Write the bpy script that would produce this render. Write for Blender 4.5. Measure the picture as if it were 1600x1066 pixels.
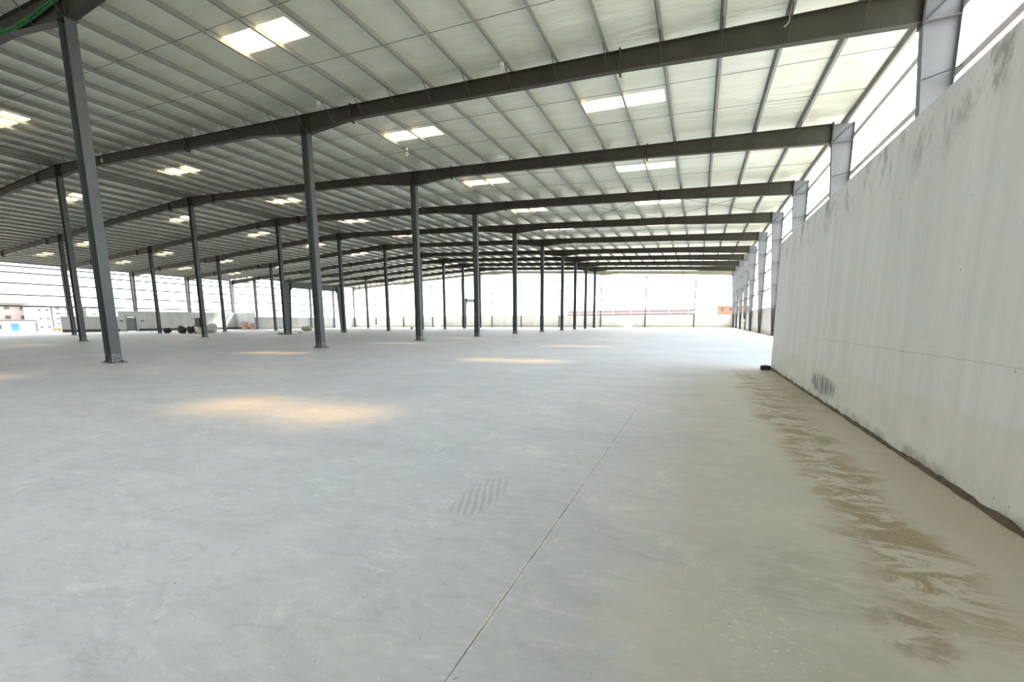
import bpy, math, random
from mathutils import Vector, Matrix

for o in list(bpy.data.objects):
    bpy.data.objects.remove(o)
SC = bpy.context.scene
COL = SC.collection

# ------------------------------------------------------------------ camera
YAW, PITCH, ROLL = 0.4125, -0.1419, -0.0055
CAM_H = 1.2763
cam_d = bpy.data.cameras.new('camera')
cam = bpy.data.objects.new('camera', cam_d)
COL.objects.link(cam)
F = Vector((-math.sin(YAW) * math.cos(PITCH), math.cos(YAW) * math.cos(PITCH), math.sin(PITCH)))
R0 = Vector((math.cos(YAW), math.sin(YAW), 0))
U0 = R0.cross(F)
Rr = R0 * math.cos(ROLL) + U0 * math.sin(ROLL)
Ur = -R0 * math.sin(ROLL) + U0 * math.cos(ROLL)
m = Matrix((Rr, Ur, -F)).transposed().to_4x4()
m.translation = Vector((0, 0, CAM_H))
cam.matrix_world = m
cam_d.sensor_width = 36.0
cam_d.sensor_fit = 'HORIZONTAL'
cam_d.lens = 658.7 / 1600 * 36
cam_d.shift_y = (596.7 - 533) / 1600
cam_d.clip_end = 2000
SC.camera = cam

# ------------------------------------------------------------------ sky, sun, exposure
world = bpy.data.worlds.new('sky')
SC.world = world
world.use_nodes = True
bg = world.node_tree.nodes['Background']
bg.inputs[0].default_value = (0.88, 0.945, 1.0, 1)
bg.inputs[1].default_value = 1.6
sun_d = bpy.data.lights.new('sun', 'SUN')
sun_d.energy = 5.0
sun_d.angle = math.radians(5.0)
sun_d.color = (1.0, 0.95, 0.86)
sun = bpy.data.objects.new('sun', sun_d)
COL.objects.link(sun)
sun.rotation_euler = Vector((2.25, 7.2, 10.7)).to_track_quat('Z', 'Y').to_euler()
SC.view_settings.view_transform = 'Standard'
SC.view_settings.look = 'None'
SC.view_settings.gamma = 1.0
SC.view_settings.use_curve_mapping = False
SC.view_settings.exposure = 2.15

# ------------------------------------------------------------------ helpers
ORD = ['first', 'second', 'third', 'fourth', 'fifth', 'sixth', 'seventh', 'eighth', 'ninth', 'tenth',
       'eleventh', 'twelfth', 'thirteenth', 'fourteenth', 'fifteenth', 'sixteenth', 'seventeenth',
       'eighteenth', 'nineteenth', 'twentieth', 'twenty-first', 'twenty-second', 'twenty-third',
       'twenty-fourth', 'twenty-fifth', 'twenty-sixth', 'twenty-seventh', 'twenty-eighth']


class MB:
    def __init__(s):
        s.v, s.f = [], []

    def hexa(s, p):                       # 8 points: bottom ring 0-3 ccw, top ring 4-7
        n = len(s.v)
        s.v += [tuple(q) for q in p]
        for f in ((3, 2, 1, 0), (4, 5, 6, 7), (0, 1, 5, 4), (1, 2, 6, 5), (2, 3, 7, 6), (3, 0, 4, 7)):
            s.f.append(tuple(n + i for i in f))
        return s

    def box(s, x0, x1, y0, y1, z0, z1):
        return s.hexa([(x0, y0, z0), (x1, y0, z0), (x1, y1, z0), (x0, y1, z0),
                       (x0, y0, z1), (x1, y0, z1), (x1, y1, z1), (x0, y1, z1)])

    def slope_box(s, xa, xb, y0, y1, za0, za1, zb0, zb1):   # box whose z varies linearly in x
        return s.hexa([(xa, y0, za0), (xb, y0, zb0), (xb, y1, zb0), (xa, y1, za0),
                       (xa, y0, za1), (xb, y0, zb1), (xb, y1, zb1), (xa, y1, za1)])

    def tube(s, pts, r, n=8):
        pts = [Vector(p) for p in pts]
        rings = []
        for i, p in enumerate(pts):
            a = pts[max(i - 1, 0)]
            b = pts[min(i + 1, len(pts) - 1)]
            t = (b - a).normalized()
            u = t.cross(Vector((0, 0, 1)))
            if u.length < 1e-3:
                u = t.cross(Vector((1, 0, 0)))
            u.normalize()
            w = t.cross(u)
            k = len(s.v)
            rr = r[i] if isinstance(r, (list, tuple)) else r
            for j in range(n):
                an = 2 * math.pi * j / n
                s.v.append(tuple(p + (u * math.cos(an) + w * math.sin(an)) * rr))
            rings.append(k)
        for a, b in zip(rings, rings[1:]):
            for j in range(n):
                s.f.append((a + j, b + j, b + (j + 1) % n, a + (j + 1) % n))
        s.f.append(tuple(rings[0] + j for j in range(n)))
        s.f.append(tuple(rings[-1] + n - 1 - j for j in range(n)))
        return s

    def prism(s, poly, y0, y1):           # polygon in xz extruded along y
        n = len(s.v)
        k = len(poly)
        s.v += [(x, y0, z) for x, z in poly] + [(x, y1, z) for x, z in poly]
        s.f.append(tuple(n + i for i in range(k)))
        s.f.append(tuple(n + 2 * k - 1 - i for i in range(k)))
        for i in range(k):
            j = (i + 1) % k
            s.f.append((n + i, n + k + i, n + k + j, n + j))
        return s

    def mesh(s, name):
        me = bpy.data.meshes.new(name)
        me.from_pydata(s.v, [], s.f)
        me.validate()
        me.update()
        return me

    def obj(s, name, mat, parent=None, bevel=0, smooth=False):
        me = s.mesh(name)
        me.materials.append(mat)
        o = bpy.data.objects.new(name, me)
        COL.objects.link(o)
        if parent:
            o.parent = parent
        if smooth:
            for p in me.polygons:
                p.use_smooth = True
        import bmesh
        bm = bmesh.new()
        bm.from_mesh(me)
        bmesh.ops.recalc_face_normals(bm, faces=bm.faces)
        if bevel:
            bmesh.ops.bevel(bm, geom=list(bm.edges), offset=bevel, segments=2, affect='EDGES')
        bm.to_mesh(me)
        bm.free()
        return o


def tag(o, label, cat, group=None, kind=None):
    o['label'] = label
    o['category'] = cat
    if group:
        o['group'] = group
    if kind:
        o['kind'] = kind
    return o


def thing(name, label, cat, loc=(0, 0, 0), group=None):
    o = bpy.data.objects.new(name, None)
    o.empty_display_size = 0.2
    COL.objects.link(o)
    o.location = loc
    return tag(o, label, cat, group)


def struct(o, label=None):
    o['kind'] = 'structure'
    if label:
        o['label'] = label
    return o


def dup(o, parent=None):
    c = o.copy()
    COL.objects.link(c)
    if parent:
        c.parent = parent
    for ch in list(o.children):
        dup(ch, c)
    return c


# ------------------------------------------------------------------ materials
class NT:
    def __init__(s, name):
        s.m = bpy.data.materials.new(name)
        s.m.use_nodes = True
        s.t = s.m.node_tree
        s.b = s.t.nodes['Principled BSDF']
        tc = s.n('ShaderNodeTexCoord')
        s.co = tc.outputs['Object']
        sp = s.n('ShaderNodeSeparateXYZ')
        s.L(s.co, sp.inputs[0])
        s.x, s.y, s.z = sp.outputs

    def n(s, t, **k):
        q = s.t.nodes.new(t)
        for a, b in k.items():
            setattr(q, a, b)
        return q

    def L(s, a, b):
        s.t.links.new(a, b)

    def mapped(s, scale, rot=(0, 0, 0), loc=(0, 0, 0)):
        q = s.n('ShaderNodeMapping')
        s.L(s.co, q.inputs[0])
        q.inputs['Scale'].default_value = scale
        q.inputs['Rotation'].default_value = rot
        q.inputs['Location'].default_value = loc
        return q.outputs[0]

    def noise(s, scale=1.0, detail=4, rough=0.55, vec=None, dist=0.0):
        q = s.n('ShaderNodeTexNoise')
        s.L(vec if vec is not None else s.co, q.inputs['Vector'])
        q.inputs['Scale'].default_value = scale
        q.inputs['Detail'].default_value = detail
        q.inputs['Roughness'].default_value = rough
        q.inputs['Distortion'].default_value = dist
        return q.outputs[0]

    def math(s, op, a, b=None, clamp=False):
        q = s.n('ShaderNodeMath', operation=op, use_clamp=clamp)
        for i, v in enumerate((a, b)):
            if v is None:
                continue
            if isinstance(v, (int, float)):
                q.inputs[i].default_value = v
            else:
                s.L(v, q.inputs[i])
        return q.outputs[0]

    def step(s, v, a, b, lo=0.0, hi=1.0):   # smooth range map
        q = s.n('ShaderNodeMapRange', interpolation_type='SMOOTHSTEP')
        s.L(v, q.inputs[0])
        q.inputs[1].default_value = a
        q.inputs[2].default_value = b
        q.inputs[3].default_value = lo
        q.inputs[4].default_value = hi
        return q.outputs[0]

    def mix(s, f, a, b):
        q = s.n('ShaderNodeMix', data_type='RGBA')
        if isinstance(f, (int, float)):
            q.inputs[0].default_value = f
        else:
            s.L(f, q.inputs[0])
        for i, v in ((6, a), (7, b)):
            if isinstance(v, tuple):
                q.inputs[i].default_value = (*v, 1) if len(v) == 3 else v
            else:
                s.L(v, q.inputs[i])
        return q.outputs[2]

    def mul(s, *a):
        r = a[0]
        for b in a[1:]:
            r = s.math('MULTIPLY', r, b)
        return r

    def blob(s, cx, cy, rx, ry, vec=None, soft=0.5, ax='xy', wob=0.0, wsc=3.0):
        A, B = (s.x, s.y) if ax == 'xy' else (s.y, s.z)
        dx = s.math('DIVIDE', s.math('SUBTRACT', A, cx), rx)
        dy = s.math('DIVIDE', s.math('SUBTRACT', B, cy), ry)
        d = s.math('SQRT', s.math('ADD', s.math('MULTIPLY', dx, dx), s.math('MULTIPLY', dy, dy)))
        if wob:
            d = s.math('ADD', d, s.math('MULTIPLY', s.math('SUBTRACT', s.noise(wsc, 5, 0.65), 0.5), wob))
        return s.step(d, 1.0 - soft, 1.0 + soft, 1, 0)

    def out(s, col, rough=0.6, metal=0.0, bump=None, bstr=0.2, bdist=0.02, spec=None):
        for v, i in ((col, 'Base Color'), (rough, 'Roughness'), (metal, 'Metallic')):
            if isinstance(v, tuple):
                s.b.inputs[i].default_value = (*v, 1)
            elif isinstance(v, (int, float)):
                s.b.inputs[i].default_value = v
            else:
                s.L(v, s.b.inputs[i])
        if spec is not None:
            s.b.inputs['Specular IOR Level'].default_value = spec
        if bump is not None:
            q = s.n('ShaderNodeBump')
            q.inputs['Strength'].default_value = bstr
            q.inputs['Distance'].default_value = bdist
            s.L(bump, q.inputs['Height'])
            s.L(q.outputs[0], s.b.inputs['Normal'])
        return s.m


def simple(name, col, rough=0.6, metal=0.0, var=0.12, scale=3.0, spec=None):
    t = NT(name)
    nz = t.noise(scale, 5, 0.6)
    dark = tuple(c * (1 - var) for c in col)
    light = tuple(min(1, c * (1 + var)) for c in col)
    return t.out(t.mix(t.step(nz, 0.3, 0.7), dark, light), rough, metal, spec=spec)


M = {}
M['beam'] = simple('dark_brown_grey_steel', (0.036, 0.0335, 0.022), 0.6, 0, 0.15, 1.2)
M['bolt'] = simple('dark_bolt_steel', (0.09, 0.085, 0.08), 0.5, 0.3)
M['brace'] = simple('brace_angle_steel', (0.035, 0.032, 0.026), 0.6)
M['rod'] = simple('thin_rod_steel', (0.05, 0.048, 0.042), 0.6)
M['plate'] = simple('plate_steel', (0.045, 0.040, 0.036), 0.5, 0.1)
M['sidecol'] = simple('light_grey_primer_steel', (0.15, 0.155, 0.16), 0.6, 0, 0.08, 0.8)
M['girt'] = simple('galvanised_girt', (0.20, 0.195, 0.19), 0.5, 0.2, 0.1, 1.5)
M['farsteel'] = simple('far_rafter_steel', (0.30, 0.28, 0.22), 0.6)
M['white_cable'] = simple('white_cable', (0.85, 0.84, 0.78), 0.5)
M['green'] = simple('green_netting', (0.010, 0.12, 0.025), 0.8, 0, 0.4, 14)
M['black'] = simple('black_plastic', (0.012, 0.012, 0.013), 0.6)
M['card'] = simple('brown_cardboard', (0.42, 0.30, 0.21), 0.85)
M['sack'] = simple('pale_woven_sack', (0.62, 0.59, 0.56), 0.9, 0, 0.15, 2)
M['maroon'] = simple('maroon_tarpaulin', (0.09, 0.035, 0.035), 0.8)
M['olive'] = simple('dark_olive_sack', (0.055, 0.055, 0.04), 0.9)
M['brown'] = simple('brown_tarpaulin', (0.20, 0.14, 0.13), 0.85)
M['rubble'] = simple('beige_rubble', (0.50, 0.40, 0.28), 0.95, 0, 0.25, 6)
M['footbrown'] = simple('dark_brown_foot', (0.10, 0.075, 0.05), 0.95, 0, 0.35, 9)
M['metal_door'] = simple('grey_metal_door', (0.16, 0.17, 0.18), 0.5, 0.2)
M['pipe'] = simple('pale_pipe', (0.68, 0.63, 0.55), 0.6)

# interior column paint with pale cement splashes near the foot
t = NT('dark_grey_column_paint')
nz = t.noise(1.5, 5, 0.6)
base = t.mix(t.step(nz, 0.3, 0.7), (0.050, 0.060, 0.061), (0.068, 0.078, 0.078))
spl = t.math('MULTIPLY', t.step(t.noise(14, 4, 0.7), 0.47, 0.60), t.step(t.z, 0.15, 0.42, 1, 0))
M['column'] = t.out(t.mix(t.math('MULTIPLY', spl, 0.7), base, (0.42, 0.44, 0.45)), 0.5)

# purlins: galvanised
t = NT('galvanised_purlin')
nz = t.noise(1.0, 5, 0.6, t.mapped((3, 0.4, 3)))
M['purlin'] = t.out(t.mix(t.step(nz, 0.3, 0.7), (0.235, 0.238, 0.212), (0.30, 0.30, 0.27)), 0.5, 0.1)

# roof insulation blanket
t = NT('foil_faced_roof_blanket')
n1 = t.noise(1.0, 4, 0.55, t.mapped((0.35, 1.6, 0.35)))
n2 = t.noise(1.0, 5, 0.6, t.mapped((1.4, 3.2, 1.4)))
n3 = t.noise(22, 3, 0.7)
c = t.mix(t.step(n1, 0.3, 0.7), (0.77, 0.80, 0.66), (0.84, 0.865, 0.725))
c = t.mix(t.step(n3, 0.45, 0.75, 0, 0.18), c, (0.52, 0.53, 0.45))
h = t.math('ADD', n1, t.math('MULTIPLY', n2, 0.35))
M['ceiling'] = t.out(c, 0.33, 0.30, h, 0.7, 0.14, spec=0.5)

# concrete floor
t = NT('power_floated_concrete')
big = t.noise(0.22, 5, 0.6, dist=0.6)
mid = t.noise(1.0, 7, 0.66, t.mapped((0.7, 1.5, 1), (0, 0, 0.3)), 1.0)
fin = t.noise(1.0, 7, 0.72, t.mapped((2.6, 9, 1), (0, 0, 0.25)), 0.9)
fin2 = t.noise(1.0, 6, 0.72, t.mapped((6, 15, 1), (0, 0, -0.5)), 0.6)
grit = t.noise(70, 3, 0.7)
c = t.mix(t.step(big, 0.35, 0.65), (0.400, 0.442, 0.518), (0.457, 0.493, 0.544))
c = t.mix(t.step(mid, 0.47, 0.68, 0, 0.42), c, (0.366, 0.392, 0.449))
c = t.mix(t.step(mid, 0.42, 0.28, 0, 0.5), c, (0.554, 0.570, 0.599))
c = t.mix(t.step(fin, 0.50, 0.66, 0, 0.42), c, (0.352, 0.372, 0.420))
c = t.mix(t.step(fin, 0.44, 0.30, 0, 0.42), c, (0.577, 0.593, 0.623))
c = t.mix(t.mul(t.step(fin2, 0.56, 0.72, 0, 0.5), t.step(mid, 0.4, 0.6)), c, (0.314, 0.335, 0.372))
wisp = t.noise(1.0, 9, 0.78, t.mapped((3.5, 7.5, 1), (0, 0, 0.5)), 1.6)
c = t.mix(t.step(wisp, 0.52, 0.66, 0, 0.55), c, (0.329, 0.350, 0.396))
c = t.mix(t.step(wisp, 0.44, 0.33, 0, 0.55), c, (0.568, 0.593, 0.631))
c = t.mix(t.step(grit, 0.58, 0.8, 0, 0.25), c, (0.299, 0.312, 0.332))
cloud = t.noise(2.4, 8, 0.75, dist=0.7)
c = t.mix(t.step(cloud, 0.52, 0.68, 0, 0.42), c, (0.36, 0.385, 0.42))
c = t.mix(t.step(cloud, 0.45, 0.32, 0, 0.40), c, (0.66, 0.68, 0.69))
hair = t.noise(1.0, 8, 0.8, t.mapped((9, 26, 1), (0, 0, 0.35)), 0.8)
c = t.mix(t.step(hair, 0.55, 0.68, 0, 0.38), c, (0.33, 0.35, 0.37))
c = t.mix(t.step(hair, 0.43, 0.32, 0, 0.38), c, (0.70, 0.72, 0.72))
pitn = t.step(t.noise(17, 2, 0.5), 0.745, 0.765)
c = t.mix(t.math('MULTIPLY', pitn, 0.5), c, (0.165, 0.167, 0.178))
# large cooler area of the left and warm cement tint towards the right-hand wall
wx = t.math('ADD', t.x, t.math('MULTIPLY', t.math('SUBTRACT', t.noise(0.9, 5, 0.6), 0.5), 1.4))
warm = t.mul(t.step(wx, -0.7, 1.1), t.step(t.x, 2.2, 2.6, 1, 0), t.step(t.y, 10, 15, 1, 0))
c = t.mix(t.math('MULTIPLY', warm, 0.62), c, (0.60, 0.595, 0.51))
# ochre run-off stains beside the wall
sn = t.noise(1.0, 8, 0.74, t.mapped((2.6, 5.0, 1), (0, 0, -0.12)), 0.9)
sb = t.noise(0.9, 5, 0.65, dist=0.6)
wob = t.math('ADD', t.x, t.math('MULTIPLY', t.math('SUBTRACT', sb, 0.5), 0.9))
band = t.mul(t.step(wob, 0.72, 1.00), t.step(wob, 1.25, 1.50, 1, 0))
far_band = t.mul(t.step(t.math('ADD', wob, t.math('MULTIPLY', t.math('SUBTRACT', sn, 0.5), 1.2)), 0.95, 1.35), t.step(t.y, 6.0, 8.0))
band = t.math('MAXIMUM', band, t.math('MULTIPLY', far_band, 0.8))
st = t.mul(band, t.step(t.x, 1.85, 2.0, 1, 0), t.step(t.y, 11.5, 13.0, 1, 0), t.step(t.y, 1.9, 2.5), t.math('MULTIPLY', t.step(sn, 0.43, 0.54), t.step(grit, 0.3, 0.6, 0.65, 1.0)))
c = t.mix(t.math('MULTIPLY', st, 0.88), c, (0.279, 0.215, 0.126))
foot = t.mul(t.step(t.math('ADD', t.x, t.math('MULTIPLY', t.math('SUBTRACT', sb, 0.5), 0.4)), 1.05, 1.8), t.step(t.x, 1.85, 2.0, 1, 0), t.step(t.y, 12.6, 13.2, 1, 0))
c = t.mix(t.math('MULTIPLY', foot, 0.4), c, (0.372, 0.315, 0.234))
rust = t.mul(t.blob(0.86, 2.08, 0.13, 0.16, wob=1.3, wsc=9, soft=0.3), t.step(sn, 0.38, 0.52))
c = t.mix(t.math('MULTIPLY', rust, 0.65), c, (0.243, 0.162, 0.105))
# greyer damp area in the near right corner, pale flakes beside it
damp = t.blob(0.75, 1.25, 0.55, 0.55, wob=1.4, wsc=2.6)
c = t.mix(t.math('MULTIPLY', damp, 0.40), c, (0.267, 0.275, 0.243))
damp2 = t.mul(t.blob(0.62, 2.35, 0.35, 0.30, wob=1.5, wsc=3.6), t.step(fin2, 0.35, 0.6))
c = t.mix(t.math('MULTIPLY', damp2, 0.40), c, (0.267, 0.275, 0.251))
flk = t.mul(t.blob(0.30, 1.86, 0.20, 0.26, wob=0.8, wsc=5), t.step(t.noise(1, 3, 0.5, t.mapped((34, 40, 1))), 0.60, 0.64))
c = t.mix(t.math('MULTIPLY', flk, 0.7), c, (0.631, 0.631, 0.591))
speck = t.mul(t.blob(0.2, 1.6, 1.6, 1.2), t.step(t.noise(46, 2, 0.5), 0.73, 0.76))
c = t.mix(t.math('MULTIPLY', speck, 0.55), c, (0.146, 0.146, 0.138))
pal = t.blob(-0.10, 1.75, 0.22, 0.30, wob=1.2, wsc=4)
c = t.mix(t.math('MULTIPLY', pal, 0.2), c, (0.566, 0.558, 0.485))
# scuffs left by a dragged pallet: short parallel bars
al = t.math('ADD', t.math('MULTIPLY', t.x, 0.93), t.math('MULTIPLY', t.y, 0.36))
al = t.math('ADD', al, t.math('MULTIPLY', t.math('SUBTRACT', t.noise(3, 2, 0.5), 0.5), 0.03))
bars = t.step(t.math('SINE', t.math('MULTIPLY', al, 125)), -0.5, 0.4)
scf = t.mul(t.blob(-1.40, 2.62, 0.14, 0.42, soft=0.2, wob=0.25, wsc=4), bars, t.step(t.y, 2.28, 2.34), t.step(t.y, 3.4, 2.5, 0, 1))
c = t.mix(t.math('MULTIPLY', scf, 0.42), c, (0.243, 0.251, 0.267))
scf2 = t.mul(t.blob(-3.1, 3.35, 0.60, 0.13, soft=0.35, wob=0.3), t.step(fin2, 0.3, 0.6))
c = t.mix(t.math('MULTIPLY', scf2, 0.40), c, (0.308, 0.332, 0.324))
# saw-cut joint
jw = t.math('ABSOLUTE', t.math('ADD', t.x, t.math('ADD', 0.764, t.math('MULTIPLY', t.math('SUBTRACT', t.noise(9, 4, 0.7), 0.5), 0.008))))
jt = t.mul(t.step(jw, 0.0018, 0.0042, 1, 0), t.step(t.y, 6.0, 8.5, 1, 0.1))
je = t.mul(t.step(jw, 0.006, 0.018, 1, 0), t.step(t.noise(7, 4, 0.7), 0.45, 0.6), t.step(t.y, 3, 6, 1, 0))
c = t.mix(t.math('MULTIPLY', je, 0.5), c, (0.599, 0.599, 0.582))
c = t.mix(t.math('MULTIPLY', jt, t.step(t.noise(5, 3, 0.6), 0.3, 0.6, 0.45, 0.9)), c, (0.105, 0.101, 0.097))
hgt = t.math('ADD', t.math('MULTIPLY', mid, 0.6), t.math('MULTIPLY', fin, 0.4))
rg = t.step(mid, 0.3, 0.7, 0.50, 0.66)
M['floor'] = t.out(c, rg, 0, hgt, 0.10, 0.01, spec=0.35)

# plastered wall beside the camera
t = NT('streaked_cement_render')
st1 = t.noise(1.0, 6, 0.6, t.mapped((1, 3.2, 0.22)), 0.3)
st2 = t.noise(1.0, 5, 0.65, t.mapped((1, 8, 0.8)), 0.6)
mot = t.noise(2.2, 6, 0.65)
c = t.mix(t.step(st1, 0.32, 0.68), (0.58, 0.60, 0.60), (0.66, 0.68, 0.675))
c = t.mix(t.step(st2, 0.52, 0.75, 0, 0.3), c, (0.50, 0.515, 0.505))
c = t.mix(t.mul(t.step(st2, 0.42, 0.25, 0, 0.5), t.step(mot, 0.35, 0.6)), c, (0.76, 0.76, 0.745))
c = t.mix(t.step(t.noise(45, 3, 0.7), 0.6, 0.8, 0, 0.15), c, (0.3, 0.3, 0.3))
edge = t.math('ADD', t.z, t.math('MULTIPLY', t.math('SUBTRACT', t.noise(1.2, 3, 0.5), 0.5), 0.12))
low = t.step(edge, 0.57, 0.63, 1, 0)
lc = t.mix(t.step(mot, 0.3, 0.7), (0.53, 0.55, 0.50), (0.64, 0.65, 0.585))
c = t.mix(t.math('MULTIPLY', low, 0.6), c, lc)
mould = t.mul(t.step(t.z, 2.45, 3.1), t.step(t.noise(1.0, 6, 0.72, t.mapped((1, 2.6, 1.3), (0.7, 0, 0)), 0.4), 0.49, 0.66))
c = t.mix(t.math('MULTIPLY', mould, 0.75), c, (0.15, 0.155, 0.15))
scorch = t.mul(t.blob(7.95, 0.27, 0.65, 0.15, ax='yz', wob=0.9, wsc=5, soft=0.3),
               t.step(t.noise(1.0, 4, 0.6, t.mapped((1, 12, 1.2), (0.5, 0, 0))), 0.35, 0.6))
c = t.mix(t.math('MULTIPLY', scorch, 0.85), c, (0.07, 0.08, 0.085))
crack = t.mul(t.step(t.math('ABSOLUTE', t.math('ADD', t.z, t.math('ADD', -0.972, t.math('MULTIPLY', t.math('SUBTRACT', t.noise(2.0, 4, 0.6), 0.5), 0.03)))), 0.002, 0.006, 1, 0),
              t.step(t.y, 9, 12, 1, 0))
c = t.mix(t.math('MULTIPLY', crack, 0.35), c, (0.22, 0.22, 0.22))
dirt = t.mul(t.step(t.math('ADD', t.z, t.math('MULTIPLY', t.math('SUBTRACT', t.noise(3.5, 6, 0.7), 0.5), 0.3)), 0.04, 0.16, 1, 0),
             t.step(mot, 0.42, 0.6))
c = t.mix(t.math('MULTIPLY', dirt, 0.6), c, (0.17, 0.165, 0.14))
pit = t.step(t.noise(13, 2, 0.5), 0.735, 0.76)
c = t.mix(t.math('MULTIPLY', pit, 0.5), c, (0.16, 0.16, 0.16))
M['render'] = t.out(c, 0.85, 0, t.math('ADD', mot, t.noise(40, 3, 0.6)), 0.25, 0.01)


def lowwall(name, a, b, foot):
    t = NT(name)
    s1 = t.noise(1.0, 5, 0.6, t.mapped((1.1, 1.1, 0.12)))
    mo = t.noise(0.6, 5, 0.6)
    c = t.mix(t.step(s1, 0.3, 0.7), a, b)
    c = t.mix(t.step(mo, 0.5, 0.7, 0, 0.35), c, foot)
    ft = t.step(t.math('ADD', t.z, t.math('MULTIPLY', t.math('SUBTRACT', mo, 0.5), 0.5)), 0.1, 0.6, 1, 0)
    c = t.mix(t.math('MULTIPLY', ft, 0.6), c, foot)
    return t.out(c, 0.9)


M['leftwall'] = lowwall('grey_streaked_wall', (0.44, 0.45, 0.44), (0.54, 0.545, 0.53), (0.36, 0.34, 0.28))
M['endwall'] = lowwall('cream_streaked_wall', (0.66, 0.62, 0.55), (0.76, 0.72, 0.66), (0.52, 0.42, 0.30))
M['rightwall'] = lowwall('beige_wall', (0.64, 0.59, 0.52), (0.74, 0.70, 0.63), (0.58, 0.44, 0.30))
M['backwall'] = simple('dark_rear_light_blocker', (0.13, 0.13, 0.125), 0.8)  # kept dark so the added rear wall returns little light
M['sidelitgirt'] = simple('sidelit_beige_girt', (0.50, 0.46, 0.43), 0.6)  # beige rail colour lightened to carry the side light
M['darkgirt'] = simple('dark_girt', (0.07, 0.065, 0.07), 0.6)
M['leftcol'] = simple('glare_paled_steel', (0.22, 0.205, 0.21), 0.6, 0, 0.08, 0.8)  # steel colour paled and pinkened to carry the glare from outside
M['ground'] = simple('dusty_ground', (0.33, 0.305, 0.27), 0.95, 0, 0.15, 0.15)

# skylight: yellowed glass-fibre sheet, mostly scattering, lets a little tinted sun through
t = NT('skylight_fibreglass')
tr = t.n('ShaderNodeBsdfTransparent'); tr.inputs[0].default_value = (1.0, 0.74, 0.38, 1)
tl = t.n('ShaderNodeBsdfTranslucent'); tl.inputs[0].default_value = (0.95, 0.95, 0.93, 1)
mx = t.n('ShaderNodeMixShader'); mx.inputs[0].default_value = 0.50
t.L(tr.outputs[0], mx.inputs[1]); t.L(tl.outputs[0], mx.inputs[2])
t.L(mx.outputs[0], t.t.nodes['Material Output'].inputs[0])
M['skylight'] = t.m

# ------------------------------------------------------------------ frame positions
S, SB = 8.5, 6.8226


def fy(k):
    return 7.534 + min(k, 6) * S + max(k - 6, 0) * SB


RIDGE = -41.7
XR, XA, XB, XC = 5.13, -17.78, -41.7, -65.6
XL, XL2 = -88.5, -82.5


def zt(x):
    return 12.31 - 0.0495 * abs(x - RIDGE)


def lerp_tab(tab, x):
    for (a, za), (b, zb_) in zip(tab, tab[1:]):
        if a <= x <= b:
            return za + (zb_ - za) * (x - a) / (b - a)
    return tab[0][1] if x < tab[0][0] else tab[-1][1]


DEPTH = [(-41.7, 0.83), (-41.4, 0.83), (-38.6, 0.57), (-21.2, 0.56), (-18.1, 0.86), (-17.4, 0.86),
         (-14.87, 0.58), (-2.9, 0.62), (5.13, 0.82)]


def depth(x, left):
    xx = x if x >= RIDGE else 2 * RIDGE - x
    if x < RIDGE and left > -88:
        tabl = DEPTH[:7] + [(-8.0, 0.6), (2 * RIDGE - left, 0.8)]
        return lerp_tab(tabl, xx)
    return lerp_tab(DEPTH, xx)


def zb(x, left=-88.1):
    return zt(x) - depth(x, left)


# ------------------------------------------------------------------ setting
Y0, Y1 = -26.5, 86.4
YJ = fy(6)
struct(MB().box(-88.9, 6.25, Y0, Y1, -0.30, 0.0).obj('floor', M['floor']), 'smooth pale grey concrete warehouse floor')
struct(MB().box(-700, 700, -300, 900, -0.9, -0.55).obj('ground', M['ground']), 'dusty sunlit ground outside the building')

# roof sheet with openings for the skylights
SKX = [(-5.2, -1.75), (-16.1, -12.8), (-36.6, -33.2), (-51.5, -48.2), (-71.0, -67.6), (-81.7, -78.6)]
bays = [(-4, -3), (-3, -2), (-2, -1), (-1, 0)] + [(k, k + 1) for k in range(0, 10)]


def fyx(k):
    return fy(k) if k >= 0 else 7.534 + k * S


sky_rects = []
for a, b in bays:
    yy = fyx(a) + (3.45 if a < 6 else 2.7)
    for j, (x0, x1) in enumerate(SKX):
        if a >= 6 and x0 < XL2 + 1:
            x0 = x0 + 0.0
        sky_rects.append((x0, x1, yy, yy + 1.0, a, j))


def roof_part(mb, xa, xb, ya, yb):
    xs = sorted(set([xa, xb] + [v for r in sky_rects for v in r[:2] if xa < v < xb]))
    ys = sorted(set([ya, yb] + [v for r in sky_rects for v in r[2:4] if ya < v < yb]))
    lo, hi = 0.215, 0.275
    for i in range(len(xs) - 1):
        for j in range(len(ys) - 1):
            cx, cy = (xs[i] + xs[i + 1]) / 2, (ys[j] + ys[j + 1]) / 2
            if any(r[0] < cx < r[1] and r[2] < cy < r[3] for r in sky_rects):
                continue
            a, b = xs[i], xs[i + 1]
            mb.slope_box(a, b, ys[j], ys[j + 1], zt(a) + lo, zt(a) + hi, zt(b) + lo, zt(b) + hi)


mb = MB()
roof_part(mb, RIDGE, 5.80, Y0, Y1)
roof_part(mb, -89.4, RIDGE, Y0, YJ + 0.2)
roof_part(mb, -83.1, RIDGE, YJ + 0.2, Y1)
struct(mb.obj('ceiling', M['ceiling']), 'pale insulated underside of the sloping roof')

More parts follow.
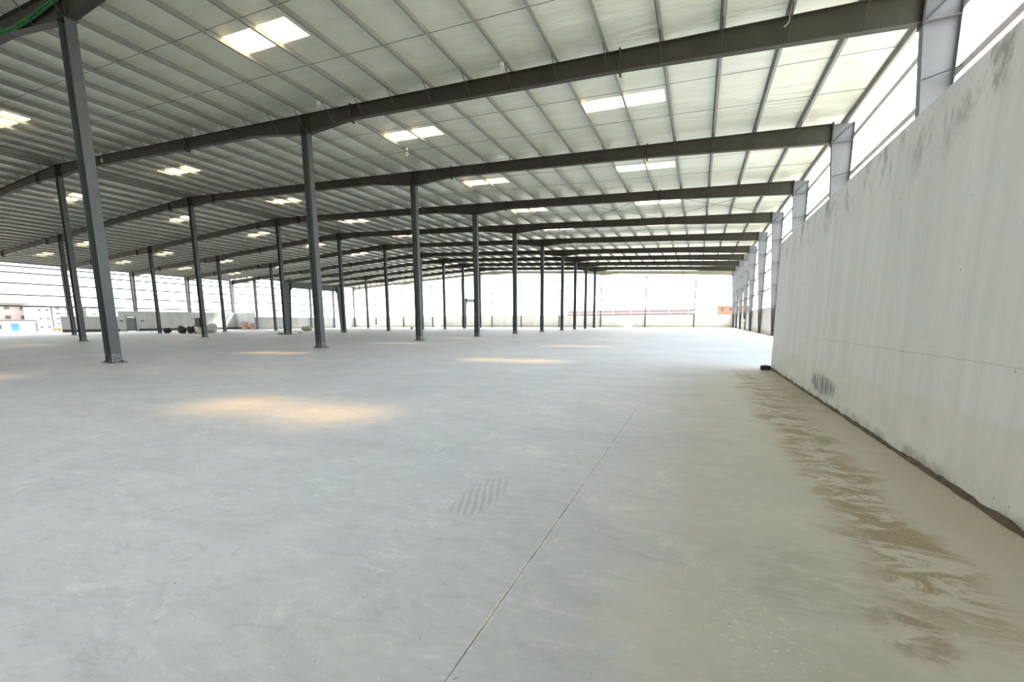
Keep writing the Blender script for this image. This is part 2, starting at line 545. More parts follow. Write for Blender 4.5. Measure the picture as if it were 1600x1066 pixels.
# near wall and its crumbling foot
XW = 1.834
struct(MB().box(XW, XW + 0.23, -12, 12.95, 0, 3.211).obj('wall_right', M['render']), 'tall streaked cement wall beside the camera')
rnd = random.Random(3)
mb = MB()
yy = -2.0
prev = None
while yy < 12.95:
    w = 0.014 + 0.016 * rnd.random()
    h = 0.026 + 0.022 * rnd.random()
    cur = (yy, w, h)
    if prev:
        (ya, wa, ha), (yb, wb, hb) = prev, cur
        mb.hexa([(XW - wa, ya, 0), (XW + 0.0, ya, 0), (XW + 0.0, yb, 0), (XW - wb, yb, 0),
                 (XW - wa * .4, ya, ha), (XW + 0.0, ya, ha), (XW + 0.0, yb, hb), (XW - wb * .4, yb, hb)])
    prev = cur
    yy += 0.06 + 0.05 * rnd.random()
struct(mb.obj('baseboard_right', M['footbrown']), 'dark crumbling mortar line at the foot of the near wall')

struct(MB().box(-88.9, 6.2, Y0, Y0 + 0.2, 0, 9.6).obj('wall_back_blocker', M['backwall']), 'unseen dark grey wall added behind the camera')  # unseen wall, added to hold back light on the camera-facing column sides
# far right low wall, end wall, left walls
struct(MB().box(5.97, 6.17, Y0, 85.9, 0, 2.39).obj('wall_far_right', M['rightwall']), 'low beige wall between the right side columns')
mb = MB()
xs = [-82.6, -57.4, -56.2, -13.2, -11.85, 6.17]
for a, b in ((0, 1), (2, 3), (4, 5)):
    mb.box(xs[a], xs[b], 85.95, 86.15, 0, 2.42)
for a, b in ((1, 2), (3, 4)):
    mb.box(xs[a], xs[b], 85.95, 86.15, 2.2, 2.42)
struct(mb.obj('wall_end', M['endwall']), 'low cream wall closing the far end, with two door gaps')
struct(MB().box(-88.75, -88.5, 31.8, 38.85, 0, 2.45).obj('wall_left_front', M['leftwall']), 'lower grey wall at the left side')
mb = MB()
mb.box(-88.75, -88.5, 38.85, 39.85, 0, 3.40)
mb.box(-88.75, -88.5, 39.85, 41.25, 2.5, 3.40)
mb.box(-88.75, -88.5, 41.25, YJ, 0, 3.40)
mb.box(-88.75, -82.75, YJ, YJ + 0.2, 0, 3.40)
struct(mb.obj('wall_left', M['leftwall']), 'taller grey wall at the left side')
struct(MB().box(-82.75, -82.55, YJ + 0.2, 85.95, 0, 2.5).obj('wall_left_back', M['leftwall']), 'lower grey wall at the far left')
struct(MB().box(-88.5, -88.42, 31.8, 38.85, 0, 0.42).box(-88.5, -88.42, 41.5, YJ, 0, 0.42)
       .box(-88.5, -82.7, YJ - 0.06, YJ, 0, 0.42).obj('baseboard_left', M['footbrown']), 'dark brown band at the foot of the left wall')  # brown strip, darker than the wall above it
struct(MB().box(5.86, 6.24, Y0, 85.9, 2.39, 2.43).obj('trim_1', M['girt']), 'thin sill on the low right wall')
struct(MB().box(-82.6, 6.17, 85.9, 86.2, 2.42, 2.50).obj('trim_2', M['bolt']), 'dark capping on the far end wall')
d = struct(MB().box(-88.6, -88.54, 40.0, 41.15, 0.03, 2.35).obj('door_1', M['metal_door'], bevel=0.01), 'grey metal door in the left wall')
MB().box(-88.68, -88.44, 39.85, 39.97, 0, 2.5).box(-88.68, -88.44, 41.15, 41.25, 0, 2.5)\
    .box(-88.68, -88.44, 39.97, 41.15, 2.38, 2.5).obj('door_frame', M['girt'], d)
MB().tube([(-88.5, 40.95, 1.0), (-88.46, 40.95, 1.0), (-88.46, 40.95, 1.2), (-88.5, 40.95, 1.2)], 0.015).obj('door_handle', M['bolt'], d)
for i, (yy, w) in enumerate(((38.95, 'left'), (41.9, 'right'))):
    v = tag(MB().box(-88.5, -88.44, yy, yy + 0.45, 1.62, 1.85).obj('wall_vent', M['bolt'], bevel=0.01),
            'small dark rectangular vent to the %s of the grey metal door' % w, 'vent', 'vents beside the metal door')

# ------------------------------------------------------------------ skylights
BAYN = ['nearest bay', 'second bay', 'third bay', 'fourth bay', 'fifth bay', 'sixth bay', 'seventh bay',
        'eighth bay', 'ninth bay', 'last bay']
for (x0, x1, ya, yb, a, j) in sky_rects:
    if a < 0:
        nm = 'behind the camera'
    g = 0.01
    rt = thing('skylight', '', 'skylight', ((x0 + x1) / 2, ya, zt((x0 + x1) / 2) + 0.235), 'translucent skylights in the roof')
    where = ['near the right eave', 'right of the front column row', 'just right of the ridge', 'just left of the ridge',
             'above the left column row', 'near the left eave'][j]
    bay = BAYN[a] if a >= 0 else ['bay over the camera', 'bay behind the camera', 'next bay behind the camera', 'rearmost bay behind the camera'][-a - 1]
    rt['label'] = 'bright skylight %s, %s%s' % (where, bay, ' from the camera' if 0 < a < 9 else '')
    cx = (x0 + x1) / 2
    cz = zt(cx) + 0.235
    xm = cx + (0.1 if j % 2 else -0.1)
    for p, q in ((x0, xm - 0.015), (xm + 0.015, x1)):
        mb = MB().slope_box(p - cx, q - cx, 0, yb - ya, zt(p) + .235 - cz, zt(p) + .240 - cz, zt(q) + .235 - cz, zt(q) + .240 - cz)
        mb.obj('pane', M['skylight'], rt)
    mb = MB().slope_box(xm - 0.02 - cx, xm + 0.02 - cx, 0, yb - ya, zt(xm) + .21 - cz, zt(xm) + .234 - cz, zt(xm) + .21 - cz, zt(xm) + .234 - cz)
    mb.obj('glazing_bar', M['girt'], rt)

# ------------------------------------------------------------------ interior columns
COLW, COLD = 0.27, 0.42


def h_section(h, w=COLW, d=COLD):
    mb = MB()
    mb.box(-d / 2, -d / 2 + 0.022, -w / 2, w / 2, 0.03, h)
    mb.box(d / 2 - 0.022, d / 2, -w / 2, w / 2, 0.03, h)
    mb.box(-d / 2 + 0.022, d / 2 - 0.022, -0.009, 0.009, 0.03, h)
    return mb


protos = {}


def column(x, y, h, label, group, full):
    r = thing('steel_column', label, 'column', (x, y, 0), group)
    key = (round(h, 2), full)
    if key not in protos:
        parts = [h_section(h - 0.02).obj('shaft', M['column'], r),
                 MB().box(-0.32, 0.32, -0.22, 0.22, 0, 0.03).obj('base_plate', M['plate'], r),
                 MB().box(-0.26, 0.26, -0.17, 0.17, h - 0.02, h).obj('cap_plate', M['plate'], r)]
        if full:
            for sx in (-0.27, 0.27):
                for sy in (-0.12, 0.12):
                    parts.append(MB().tube([(sx, sy, 0.03), (sx, sy, 0.055)], 0.028, 6).tube([(sx, sy, 0.055), (sx, sy, 0.09)], 0.013, 8)
                                 .obj('anchor_bolt', M['bolt'], r))
        protos[key] = parts
    else:
        for p in protos[key]:
            c = p.copy()
            COL.objects.link(c)
            c.parent = r
    return r


rows = {'A': (XA, 'row nearest the right wall'), 'B': (XB, 'middle row under the ridge'), 'C': (XC, 'leftmost inner row')}
for rn, (x, desc) in rows.items():
    k0 = {'A': 0, 'B': 1, 'C': 2}[rn]
    for i, k in enumerate(range(k0, 10)):
        column(x, fy(k), zb(x) - 0.0, 'dark grey steel H column, %s from the camera in the %s' % ('nearest' if i == 0 else ORD[i], desc),
               'inner columns, ' + desc, k <= 2)

# ------------------------------------------------------------------ side columns


def side_column(x_in_top, x_in_bot, x_out, y, mat, label, group, sgn, zlow=0.0, hk=None):
    # sgn +1: right side (outer flange at larger x); -1: left side
    r = thing('side_column', label, 'column', (x_out, y, 0), group)
    f = lambda x: x - x_out
    fw = 0.13 if sgn > 0 else 0.19
    zi = zb(x_in_top if sgn > 0 else x_in_top, XL if x_out < -85 else (XL2 + 0.4 if x_out < 0 else -88.1))
    ztop = zt(x_in_top) - 0.0
    zo = zt(x_out) - 0.0
    # web, tapered
    poly = [(f(x_in_bot), 0.03), (0, 0.03), (0, zo), (f(x_in_top), ztop), (f(x_in_top), zi)]
    MB().prism(poly, -0.008, 0.008).obj('web', mat, r)
    e = 0.016 * sgn
    # inner flange (leaning), outer flange (upright)
    a, b = f(x_in_bot), f(x_in_top)
    MB().hexa([(a - e, -fw, 0.03), (a, -fw, 0.03), (a, fw, 0.03), (a - e, fw, 0.03),
               (b - e, -fw, zi), (b, -fw, zi), (b, fw, zi), (b - e, fw, zi)]).obj('inner_flange', mat, r)
    MB().box(min(0, e), max(0, e), -fw, fw, 0.03, zo).obj('outer_flange', mat, r)
    MB().box(min(b - 3 * e, b - e * 0.2), max(b - 3 * e, b - e * 0.2), -0.17, 0.17, zi - 0.10, ztop + 0.06).obj('end_plate', M['beam'], r)
    MB().box(min(b, 0), max(b, 0), -0.12, 0.12, zi, zi + 0.016).obj('knee_stiffener', mat, r)
    # diagonal knee stiffener
    p0, p1 = Vector((b, 0, zi)), Vector((0, 0, zo))
    dd = (p1 - p0).normalized() * 0.02
    nn = Vector((-dd.z, 0, dd.x)) * 0.4
    pts = []
    for yy in (-0.11, 0.11):
        pts.append([p0 + nn, p1 + nn, p1 - nn, p0 - nn])
    q = []
    for i in range(4):
        q.append((pts[0][i].x, -0.11, pts[0][i].z))
    for i in range(4):
        q.append((pts[1][i].x, 0.11, pts[1][i].z))
    MB().hexa(q).obj('diagonal_stiffener', M['beam'], r)
    MB().box(min(f(x_in_bot) - 0.06 * sgn, 0.06 * sgn), max(f(x_in_bot) - 0.06 * sgn, 0.06 * sgn), -0.18, 0.18, 0, 0.03).obj('base_plate', M['plate'], r)
    return r


RG = [4.15, 5.95, 7.75, 9.38]
for k in range(0, 11):
    r = side_column(XR, 5.70, 5.89, fy(k), M['sidecol'],
                    'light grey tapered steel column, %s from the camera along the right side' % ('nearest' if k == 0 else ORD[k]),
                    'tapered columns along the right side', +1)
    for z in RG[:3]:
        xi = 5.70 + (XR - 5.70) * (z / 9.18) - 5.89
        MB().tube([(xi + 0.01, -0.05, z - 0.02), (0.0, -0.42, z + 0.02), (0.10, -0.60, z + 0.03)], 0.014, 6).obj('flange_brace', M['brace'], r)
for k in (3, 4, 5, 6):
    side_column(-88.25, -88.79, -89.12, fy(k) - (0.15 if k == 6 else 0), M['leftcol'],
                'pale grey steel column rising behind the left wall, %s from the near end' % ORD[k - 3],
                'columns along the left wall', -1)
for k in (6, 7, 8, 9, 10):
    yo = fy(k) + (0.35 if k == 6 else 0)
    side_column(-82.05, -82.30, -82.52, yo, M['leftcol'],
                'grey steel column of the set-back left wall, %s along it' % ORD[k - 6],
                'columns of the set-back left wall', -1)

# gable posts at the far end
GX = [-75.4, -66.8, -58.2, -50.0, -42.4, -35.3, -26.7, -18.0, -9.4, -0.7]
for i, x in enumerate(reversed(GX)):
    hgt = zb(x, XL2 + 0.4) - 0.02
    r = thing('gable_post', 'slim grey steel post of the open far end, %s from the right' % ORD[i], 'post', (x, 85.82, 0), 'posts of the open far end')
    h_section(hgt - 0.1, 0.14, 0.16).obj('shaft', M['column'], r)
    MB().box(-0.12, 0.12, -0.11, 0.11, 0, 0.03).obj('base_plate', M['plate'], r)
    for z in (5.4, 7.4, 9.3):
        if z < hgt - 0.4:
            MB().box(0.08, 0.22, -0.01, 0.05, z, z + 0.22).obj('girt_cleat', M['bolt'], r)

# ------------------------------------------------------------------ roof purlins
pur_right = [0.22 + 1.79 * k for k in (3, 2, 1)] + [0.22 - 1.79 * k for k in range(0, 24)]
pur_right = [x for x in pur_right if x > RIDGE + 0.4] + [RIDGE + 0.28]
pur_left = [2 * RIDGE - x for x in pur_right]


def purlin_mesh(ylen, s):
    # Z section: web with a foot lip towards +x*s and a head lip the other way
    mb = MB()
    mb.box(-0.0125, 0.0125, 0, ylen, 0.0, 0.21)
    mb.box(0.0125 if s > 0 else -0.085, 0.085 if s > 0 else -0.0125, 0, ylen, 0.0, 0.012)
    mb.box(-0.085 if s > 0 else 0.0125, -0.0125 if s > 0 else 0.085, 0, ylen, 0.198, 0.21)
    return mb


lens = {}
all_purlins = pur_right + pur_left
for side, lst in (('right', pur_right), ('left', pur_left)):
    for i, x in enumerate(lst):
        y1 = Y1 - 0.15 if x > -82.9 else YJ + 0.1
        key = (y1, side)
        if key not in lens:
            o = purlin_mesh(y1 - Y0 - 0.2, 1 if side == 'right' else -1).obj('roof_purlin', M['purlin'])
            lens[key] = o
        else:
            o = lens[key].copy()
            COL.objects.link(o)
        o.location = (x, Y0 + 0.1, zt(x) + 0.002)
        n = len(lst)
        if i == n - 1:
            lab = 'long galvanised roof purlin beside the ridge on its %s side' % side
        else:
            lab = 'long galvanised roof purlin, %s in from the %s eave' % (ORD[i], side)
        tag(o, lab, 'purlin', 'roof purlins on the %s slope' % side)

# ------------------------------------------------------------------ roof beams (one per frame)


def roof_beam(k):
    y = fy(k)
    left = -88.1 if k <= 6 else XL2 + 0.42
    xl = -88.28 if k <= 6 else -82.08
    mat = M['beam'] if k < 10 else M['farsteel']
    names = ['nearest to the camera', 'second from the camera', 'third', 'fourth', 'fifth', 'sixth', 'seventh', 'eighth', 'ninth', 'tenth', 'last']
    r = thing('roof_beam', 'dark tapered steel roof beam spanning the hall, %s%s' % (
        names[k], ' from the camera' if 2 <= k < 10 else (' at the far end' if k == 10 else '')), 'beam', (0, y, 0), 'roof beams')
    xs = [xl, -80.4, -69.1, -66.1, -65.25, -62.2, -44.8, -42.0, RIDGE, -41.4, -38.6, -21.2, -18.1, -17.4, -14.87, -2.9, XR]
    xs = sorted(set(x for x in xs if x >= xl))
    web, top, bot = MB(), MB(), MB()
    th = 0.018
    for a, b in zip(xs, xs[1:]):
        za, zb_ = zb(a, left), zb(b, left)
        web.slope_box(a, b, -0.006, 0.006, za + th, zt(a) - th, zb_ + th, zt(b) - th)
        top.slope_box(a, b, -0.115, 0.115, zt(a) - th, zt(a), zt(b) - th, zt(b))
        bot.slope_box(a, b, -0.115, 0.115, za, za + th, zb_, zb_ + th)
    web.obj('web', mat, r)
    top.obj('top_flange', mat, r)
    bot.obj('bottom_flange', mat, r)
    for x in (-2.9, -14.87, -27.0, -38.6, -44.8, -56.4, -68.6, -80.4):
        if x < xl + 0.5:
            continue
        z0, z1 = zb(x, left), zt(x)
        MB().box(x - 0.028, x + 0.028, -0.135, 0.135, z0 - 0.13, z1 + 0.06).obj('splice_plate', M['beam'], r)
    for x in (XA, XB, XC):
        for dx in (-0.2, 0.2):
            MB().box(x + dx - 0.008, x + dx + 0.008, -0.112, 0.112, zb(x + dx) + th, zt(x + dx) - th).obj('web_stiffener', mat, r)
    if k <= 6:
        proto = {}
        for x in all_purlins:
            if x <= xl + 0.3 or x > XR - 0.2 or abs(x - RIDGE) < 0.4:
                continue
            d = round(depth(x, left), 2)
            if d not in proto:
                mb = MB()
                mb.tube([(0.0, -0.72, 0.03), (0.0, -0.115, -d + 0.03)], 0.016, 5)
                o = mb.obj('flange_brace', M['brace'], r)
                proto[d] = o
            else:
                o = proto[d].copy()
                COL.objects.link(o)
                o.parent = r
            o.location = (x, 0, zt(x))
    return r


for k in range(0, 11):
    roof_beam(k)

# ------------------------------------------------------------------ sag rods and roof bracing
for k in range(0, 9):
    for j, fr in enumerate((0.335, 0.655)):
        y = fy(k) + (fy(k + 1) - fy(k)) * fr
        xl = -88.0 if k < 6 else -82.3
        mb = MB().tube([(xl, y, zt(xl) + 0.09), (RIDGE, y, zt(RIDGE) + 0.09), (5.5, y, zt(5.5) + 0.09)], 0.0085, 5)
        tag(mb.obj('sag_rod', M['rod']), 'thin steel rod crossing the purlins, %s one in the %s%s' % (
            ('nearer', 'farther')[j], BAYN[k], '' if k == 0 else ' from the camera'), 'rod', 'rods across the purlins')
br_x = [(5.0, -3.3), (-3.3, -10.5), (-10.5, -17.6), (-17.9, -25.5), (-25.5, -33.5), (-33.5, -41.4), (-42.0, -50), (-50, -58), (-58, -65.4)]
for k in (3, 8):
    for i, (a, b) in enumerate(br_x):
        for j, (p, q) in enumerate(((a, b), (b, a))):
            y0, y1 = fy(k) + 0.14, fy(k + 1) - 0.14
            off = -0.10 - 0.05 * j
            mb = MB().tube([(p, y0, zt(p) + off), (q, y1, zt(q) + off)], 0.014, 5)
            tag(mb.obj('bracing_rod', M['rod']), 'thin roof bracing rod slanting %s, %s cross from the right, %s bay' % (
                ('leftward', 'rightward')[j], ORD[i], {3: 'fourth', 8: 'ninth'}[k]), 'rod', 'diagonal bracing rods in the roof')

# ------------------------------------------------------------------ girts


def girt(p0, p1, z, label, group, nx, ny, mat='girt'):
    # C-section rail between two plan points, open side facing (nx, ny)
    (xa, ya), (xb, yb) = p0, p1
    h, dpt, tk = 0.20, 0.07, 0.012
    mb = MB()

    def slab(o0, o1, z0, z1):
        mb.hexa([(xa + nx * o0, ya + ny * o0, z0), (xb + nx * o0, yb + ny * o0, z0), (xb + nx * o1, yb + ny * o1, z0), (xa + nx * o1, ya + ny * o1, z0),
                 (xa + nx * o0, ya + ny * o0, z1), (xb + nx * o0, yb + ny * o0, z1), (xb + nx * o1, yb + ny * o1, z1), (xa + nx * o1, ya + ny * o1, z1)])
    slab(0, tk, z - h / 2, z + h / 2)
    slab(tk, dpt, z - h / 2, z - h / 2 + tk)
    slab(tk, dpt, z + h / 2 - tk, z + h / 2)
    return tag(mb.obj('wall_girt', M[mat]), label, 'girt', group)


for i, z in enumerate(RG):
    girt((5.90, Y0), (5.90, 85.7), z, 'pale steel wall rail along the right side, %s from the bottom' % ORD[i], 'wall rails on the right side', 1, 0, 'sidelitgirt')
LG = [3.86, 5.44, 7.06, 8.55, 9.42]
for i, z in enumerate(LG):
    girt((-89.14, -10), (-89.14, YJ), z, 'thin grey wall rail along the open left side, %s from the bottom' % ORD[i], 'wall rails on the left side', -1, 0, 'darkgirt')
    girt((-88.8, YJ + 0.22), (-82.75, YJ + 0.22), z, 'short grey wall rail on the step of the left wall, %s from the bottom' % ORD[i], 'rails on the step of the left wall', 0, 1, 'darkgirt')
    girt((-82.57, YJ + 0.6), (-82.57, 85.7), z, 'grey wall rail on the set-back left side, %s from the bottom' % ORD[i], 'wall rails on the set-back left side', -1, 0, 'darkgirt')

# eave edge trims
struct(MB().box(-89.28, -89.21, Y0, YJ, 9.84, 10.11).obj('trim_3', M['girt']), 'eave strut along the left side')
struct(MB().box(-82.75, -82.68, YJ + 0.5, 86.2, 10.1, 10.42).obj('trim_4', M['girt']), 'eave strut along the set-back left side')

# ------------------------------------------------------------------ portal frames under the ridge row


def portal(k, label):
    y0, y1 = fy(k) + 0.14, fy(k + 1) - 0.14
    L = y1 - y0
    r = thing('portal_frame', label, 'frame', (XB, y0, 0), 'portal frames between ridge columns')

    def leg(ya_out, ya_bot, ya_top):
        mb = MB()
        w = 0.13
        a, b, c = ya_out, ya_bot, ya_top
        mb.hexa([(-0.008, min(a, b), 0.03), (0.008, min(a, b), 0.03), (0.008, max(a, b), 0.03), (-0.008, max(a, b), 0.03),
                 (-0.008, min(a, c), 5.75), (0.008, min(a, c), 5.75), (0.008, max(a, c), 5.75), (-0.008, max(a, c), 5.75)])
        s = 0.016 if b > a else -0.016
        for yb_, yt_ in ((a, a), (b, c)):
            d = s if yb_ == a else -s
            lo, hi = sorted((0, d))
            mb.hexa([(-w, yb_ + lo, 0.03), (w, yb_ + lo, 0.03), (w, yb_ + hi, 0.03), (-w, yb_ + hi, 0.03),
                     (-w, yt_ + lo, 5.75), (w, yt_ + lo, 5.75), (w, yt_ + hi, 5.75), (-w, yt_ + hi, 5.75)])
        mb.box(-w, w, min(a, c), max(a, c), 5.75, 5.77)
        return mb.obj('leg', M['column'], r)
    leg(0.0, 0.45, 0.85)
    leg(L, L - 0.35, L - 0.75)
    MB().box(-0.008, 0.008, 0.85, L - 0.75, 5.12, 5.73).box(-0.13, 0.13, 0.85, L - 0.75, 5.10, 5.12)\
        .box(-0.13, 0.13, 0.85, L - 0.75, 5.73, 5.75).obj('lintel', M['column'], r)
    for yy in (0.87, L - 0.77):
        MB().box(-0.15, 0.15, yy - 0.03, yy + 0.03, 4.98, 5.85).obj('end_plate', M['beam'], r)
    for yy in (0.25, L - 0.2):
        MB().box(-0.2, 0.2, yy - 0.24, yy + 0.24, 0, 0.03).obj('base_plate', M['plate'], r)
    return r


portal(3, 'low dark steel portal frame in the fourth bay of the ridge row')
portal(8, 'small distant steel portal frame in the ninth bay of the ridge row')

# ------------------------------------------------------------------ things hanging from the roof


def cable_loop(x, y, z, label, s=1.0):
    r = thing('cable_loop', label, 'cable', (x, y, z), 'white cable loops hanging from the purlins')
    top = zt(x) - z + 0.004
    MB().tube([(0, 0, top), (0.01, 0, 0.16 * s), (0, 0, 0.06 * s)], 0.006, 6).obj('cord', M['white_cable'], r)
    MB().box(-0.035, 0.035, -0.03, 0.03, top - 0.10, top).obj('connector', M['white_cable'], r)
    pts = [(math.cos(a) * 0.075 * s, 0.012 * math.sin(2 * a), -0.03 + math.sin(a) * 0.10 * s) for a in [2 * math.pi * i / 18 + math.pi / 2 for i in range(19)]]
    MB().tube(pts, 0.012, 6).obj('ring', M['white_cable'], r)


for x, y, z, lab in ((-16.02, 15.25, 11.02, 'white cable loop hanging before the second beam, just right of its front column'),
                     (-7.0, 15.25, 10.52, 'white cable loop hanging before the right half of the second beam'),
                     (-25.0, 15.25, 11.22, 'white cable loop hanging before the second beam left of its splice'),
                     (-35.0, 15.6, 11.5, 'white cable loop hanging before the second beam beside the nearest tall column'),
                     (-15.6, 21.0, 10.72, 'white cable loop hanging midway between second and third beams, right of the front column'),
                     (-33.4, 27.7, 11.45, 'white cable loop hanging beyond the third beam, left of the second tall column')):
    cable_loop(x, y, z, lab)
pts = [(0.0, 0, 0.0), (0.02, -0.02, -0.10), (0.0, -0.03, -0.20), (-0.06, -0.03, -0.27), (-0.11, -0.02, -0.30)]
o = MB().tube(pts, 0.009, 6).obj('loose_cable', M['white_cable'], smooth=True)
o.location = (1.98, 15.82, zt(2.0) - 0.05)
tag(o, 'short curled white cable end on the second beam near the right side', 'cable')

# green netting draped inside the nearest beam
mb = MB()
gp = [(-24.5, 10.73), (-23.5, 10.78), (-22.4, 10.80), (-21.6, 10.79), (-20.8, 10.70), (-19.8, 10.70), (-18.9, 10.72), (-18.0, 10.78), (-17.5, 10.82)]
for j in range(3):
    mb.tube([(x, fy(0) - 0.11 - 0.03 * (j % 2), z + 0.055 * j + 0.012 * math.sin(i * 2.1 + j)) for i, (x, z) in enumerate(gp)], 0.035, 7)
tag(mb.obj('green_netting', M['green'], smooth=True), 'rolled green netting lying along the nearest beam at the top left', 'netting')

# ------------------------------------------------------------------ odds and ends on the floor


def lump(name, loc, rad, seed, mat, label, cat, group=None, amp=0.18):
    rnd = random.Random(seed)
    ph = [(rnd.uniform(-3, 3), rnd.uniform(-3, 3), rnd.uniform(-3, 3), rnd.uniform(0, 6)) for _ in range(7)]
    nu, nv = 22, 13
    vs, fs = [], []
    for i in range(nv + 1):
        th = math.pi * i / nv
        for j in range(nu):
            a = 2 * math.pi * j / nu
            d = Vector((math.sin(th) * math.cos(a), math.sin(th) * math.sin(a), math.cos(th)))
            s = 1 + amp * sum(math.sin(p[0] * d.x + p[1] * d.y + p[2] * d.z + p[3]) for p in ph) / 3
            x, y, z = d.x * rad[0] * s, d.y * rad[1] * s, (d.z * 0.5 + 0.5) * rad[2] * s
            vs.append((x, y, max(0.0, z - 0.06 * rad[2])))
    for i in range(nv):
        for j in range(nu):
            fs.append((i * nu + j, (i + 1) * nu + j, (i + 1) * nu + (j + 1) % nu, i * nu + (j + 1) % nu))
    mb = MB()
    mb.v, mb.f = vs, fs
    o = mb.obj(name, mat, smooth=True)
    o.location = loc
    return tag(o, label, cat, group)


lump('black_sack', (-64.3, 33.2, 0), (0.55, 0.45, 0.85), 1, M['black'], 'black bundle slumped against the foot of a left row column', 'bag')
lump('dark_bundle', (-61.3, 33.4, 0), (0.5, 0.5, 0.85), 2, M['olive'], 'dark olive bundle at the left end of the sack heap', 'bundle')
lump('maroon_bundle', (-60.45, 33.9, 0), (0.42, 0.40, 1.0), 3, M['maroon'], 'maroon bundle between the olive bundle and a white sack', 'bundle')
lump('woven_sack', (-59.2, 34.4, 0), (0.80, 0.62, 1.1), 4, M['sack'], 'large pale sack left of the second ridge column', 'sack', 'pale sacks in the heap')
lump('woven_sack', (-60.0, 36.2, 0), (0.85, 0.6, 1.15), 5, M['sack'], 'large pale sack right of the second ridge column', 'sack', 'pale sacks in the heap')
lump('tarpaulin', (-61.5, 35.3, 0), (1.1, 0.4, 1.35), 6, M['brown'], 'brown tarpaulin bunched behind the white sack', 'tarpaulin')


def carton(loc, sz, rz, label):
    r = thing('cardboard_box', label, 'box', loc, 'cardboard boxes near the left wall')
    r.rotation_euler = (0, 0, rz)
    w, d, h = sz
    MB().box(-w / 2, w / 2, -d / 2, d / 2, 0, h).obj('body', M['card'], r, bevel=0.02)
    MB().box(-w / 2 - 0.01, w / 2 + 0.01, -d / 2 - 0.01, d / 2 + 0.01, h, h + 0.06).obj('lid', M['brown'], r)


carton((-82.6, 56.3, 0), (0.9, 0.9, 1.45), 0.2, 'tall brown cardboard box near the corner of the left wall')
carton((-81.1, 56.9, 0), (0.8, 0.8, 1.15), -0.2, 'shorter brown cardboard box right of the taller one')
lump('rubble_heap', (-56.5, 48.5, 0), (0.9, 0.7, 0.85), 8, M['rubble'], 'low beige rubble heap seen behind the second front column', 'rubble')
lump('debris', (-42.9, 33.3, 0), (0.3, 0.22, 0.16), 9, M['olive'], 'small grey debris left of the portal frame foot', 'debris')
lump('debris', (-41.2, 34.4, 0), (0.25, 0.2, 0.35), 10, M['sack'], 'small pale debris right of the portal frame foot', 'debris')
lump('debris', (-49.5, 66.0, 0), (0.25, 0.25, 0.35), 11, M['olive'], 'tiny dark lump on the floor far off between the columns', 'debris')
lump('debris', (-72.0, 82.0, 0), (0.7, 0.4, 0.5), 12, M['rubble'], 'small beige debris at the far end wall', 'debris')

# power box on the second ridge column
r = thing('electrical_box', 'black electrical box fixed on the third column side in the ridge row', 'electrical box', (XB - 0.62, fy(2) - 0.1, 0))
r['label'] = 'black electrical box with a rain hood on the ridge row column beside the sacks'
MB().box(-0.30, 0.40, -0.12, 0.12, 0.95, 1.72).obj('cabinet', M['black'], r, bevel=0.01)
MB().box(-0.55, 0.41, -0.22, 0.18, 1.72, 1.75).obj('rain_hood', M['plate'], r)

# black block by the end of the near wall
r = thing('rubber_block', 'small black block on the floor at the end of the near wall', 'block', (1.66, 12.55, 0))
MB().box(-0.11, 0.11, -0.10, 0.10, 0, 0.115).obj('body', M['black'], r, bevel=0.012)
MB().box(-0.05, 0.05, -0.085, 0.085, 0.115, 0.125).obj('top_pad', M['bolt'], r)

# pale stand-pipe at the far right columns
r = thing('stand_pipe', 'pale stand pipe with a white head before a far right column', 'pipe', (5.2, 59.6, 0))
MB().tube([(0, 0, 0), (0, 0, 1.15)], 0.07, 10).obj('pipe', M['pipe'], r)
MB().tube([(0, 0, 1.15), (0, 0, 1.42)], [0.13, 0.10], 10).obj('head', M['white_cable'], r)
MB().tube([(0, 0, 1.05), (-0.25, 0, 1.1)], 0.05, 8).obj('spout', M['pipe'], r)

# ------------------------------------------------------------------ buildings beyond
bm_ = {}
bm_['pink'] = simple('pale_pink_render', (0.25, 0.20, 0.175), 0.9, 0, 0.1, 0.2)
bm_['white'] = simple('white_render', (0.42, 0.41, 0.40), 0.9, 0, 0.05, 0.2)
bm_['glass'] = simple('dark_window', (0.05, 0.05, 0.055), 0.4)
bm_['blue'] = simple('blue_shutter', (0.03, 0.12, 0.26), 0.5)
bm_['yellow'] = simple('dry_yellow_soil', (0.24, 0.19, 0.10), 0.95, 0, 0.4, 1.0)
bm_['red'] = simple('brick_orange', (0.24, 0.11, 0.065), 0.9)
bm_['roof'] = simple('rusty_long_roof', (0.21, 0.14, 0.13), 0.9)


def building(name, x0, x1, y0, y1, h, wall, label, rows_, cols_, face, winh=0.9, winw=0.9, roofm=None, cat='building', group='buildings beyond the left side'):
    r = thing(name, label, cat, (0, 0, -0.55), group)
    MB().box(x0, x1, y0, y1, 0, h).obj('wall', wall, r)
    MB().box(x0 - 0.3, x1 + 0.3, y0 - 0.3, y1 + 0.3, h, h + 0.35).obj('roof', roofm or wall, r)
    for a in range(rows_):
        for b in range(cols_):
            z = h * (a + 0.55) / rows_
            if face == 'x':
                c_ = y0 + (y1 - y0) * (b + 0.5) / cols_
                MB().box(x1 - 0.05, x1 + 0.06, c_ - winw / 2, c_ + winw / 2, z - winh / 2, z + winh / 2).obj('window', bm_['glass'], r)
            else:
                c_ = x0 + (x1 - x0) * (b + 0.5) / cols_
                MB().box(c_ - winw / 2, c_ + winw / 2, y0 - 0.06, y0 + 0.05, z - winh / 2, z + winh / 2).obj('window', bm_['glass'], r)
    return r


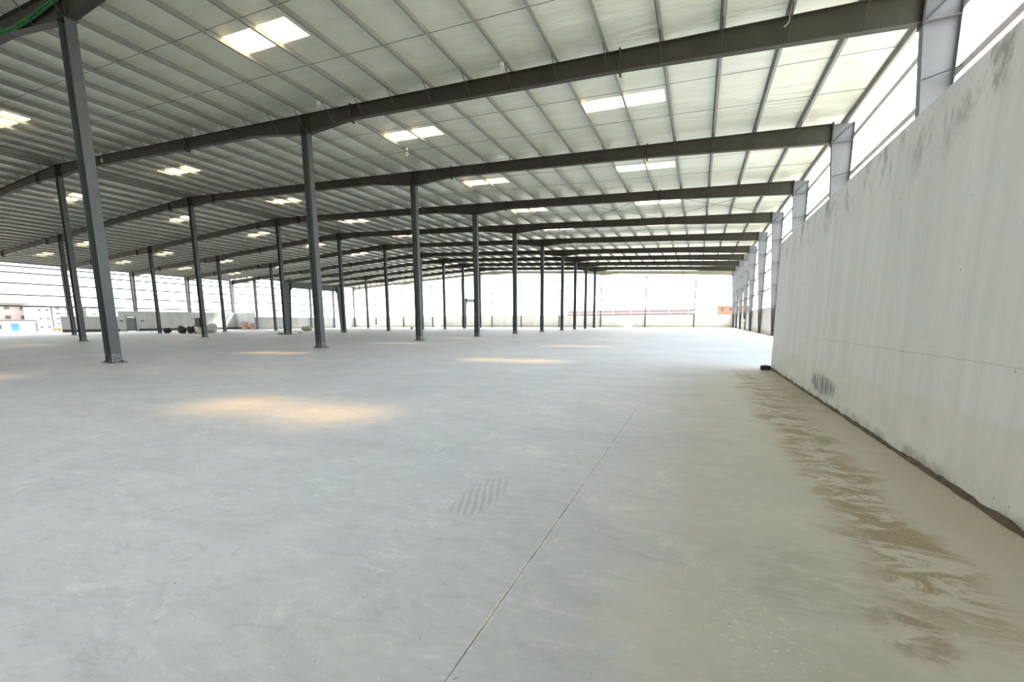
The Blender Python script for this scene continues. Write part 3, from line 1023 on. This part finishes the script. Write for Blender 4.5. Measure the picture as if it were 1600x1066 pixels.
building('apartment_block', -174, -160, 30, 52.0, 7.1, bm_['pink'], 'wide pale pink apartment block seen low at the left edge', 3, 8, 'x', 0.7, 0.9)
building('apartment_block', -158.8, -152, 50.3, 53.0, 6.3, bm_['white'], 'narrow white block between the pink one and the windowed one', 3, 2, 'x', 0.45, 0.5)
building('apartment_block', -168, -153, 53.7, 59.5, 6.4, bm_['white'], 'white block with rows of small windows behind the left columns', 5, 3, 'x', 0.4, 0.8)
building('apartment_block', -168, -153, 60.5, 66.0, 7.0, bm_['white'], 'white block seen between the nearest column and its left neighbour', 4, 2, 'x', 0.4, 0.8)
r = thing('workshop', 'low white workshop with a blue shutter beyond the open left side', 'building', (0, 0, -0.55), 'buildings beyond the left side')
MB().box(-158, -150, 26, 49.2, 0, 2.6).obj('wall', bm_['white'], r)
MB().box(-158.4, -149.6, 25.6, 49.6, 2.6, 2.85).obj('roof', bm_['glass'], r)
MB().box(-150.02, -149.9, 45.1, 46.4, 0.3, 2.0).obj('shutter', bm_['blue'], r)
MB().box(-150.02, -149.9, 41.0, 43.6, 0.7, 1.7).obj('window', bm_['glass'], r)
lump('earth_bank', (-146.0, 55.2, -0.55), (2.2, 4.0, 1.6), 21, bm_['yellow'], 'dry yellowish earth bank below the windowed white block', 'earth bank')

r = thing('long_shed', 'long low rust coloured shed roof far beyond the end wall', 'building', (0, 0, -0.55), 'buildings beyond the far end')
MB().box(-58, -2, 200, 215, 0, 4.3).obj('wall', bm_['white'], r)
MB().box(-58, -2, 199.9, 215, 4.3, 6.5).obj('upper_cladding', bm_['roof'], r)
MB().hexa([(-59, 199.4, 6.5), (-1, 199.4, 6.5), (-1, 216, 6.5), (-59, 216, 6.5), (-59, 206, 6.8), (-1, 206, 7.1), (-1, 209, 7.1), (-59, 209, 6.8)]).obj('roof', bm_['roof'], r)
for i in range(7):
    x = -52 + i * 8
    MB().box(x - 0.12, x + 0.12, 198.6, 198.85, 0, 7.3).obj('post', bm_['white'], r)
MB().box(-58, -2, 199.5, 199.85, 5.2, 5.5).obj('gutter', bm_['white'], r)
building('brick_block', 7.5, 20, 198, 210, 7.4, bm_['red'], 'orange brick building beside the far right corner', 3, 4, 'y', 1.3, 1.0, group='buildings beyond the far end')
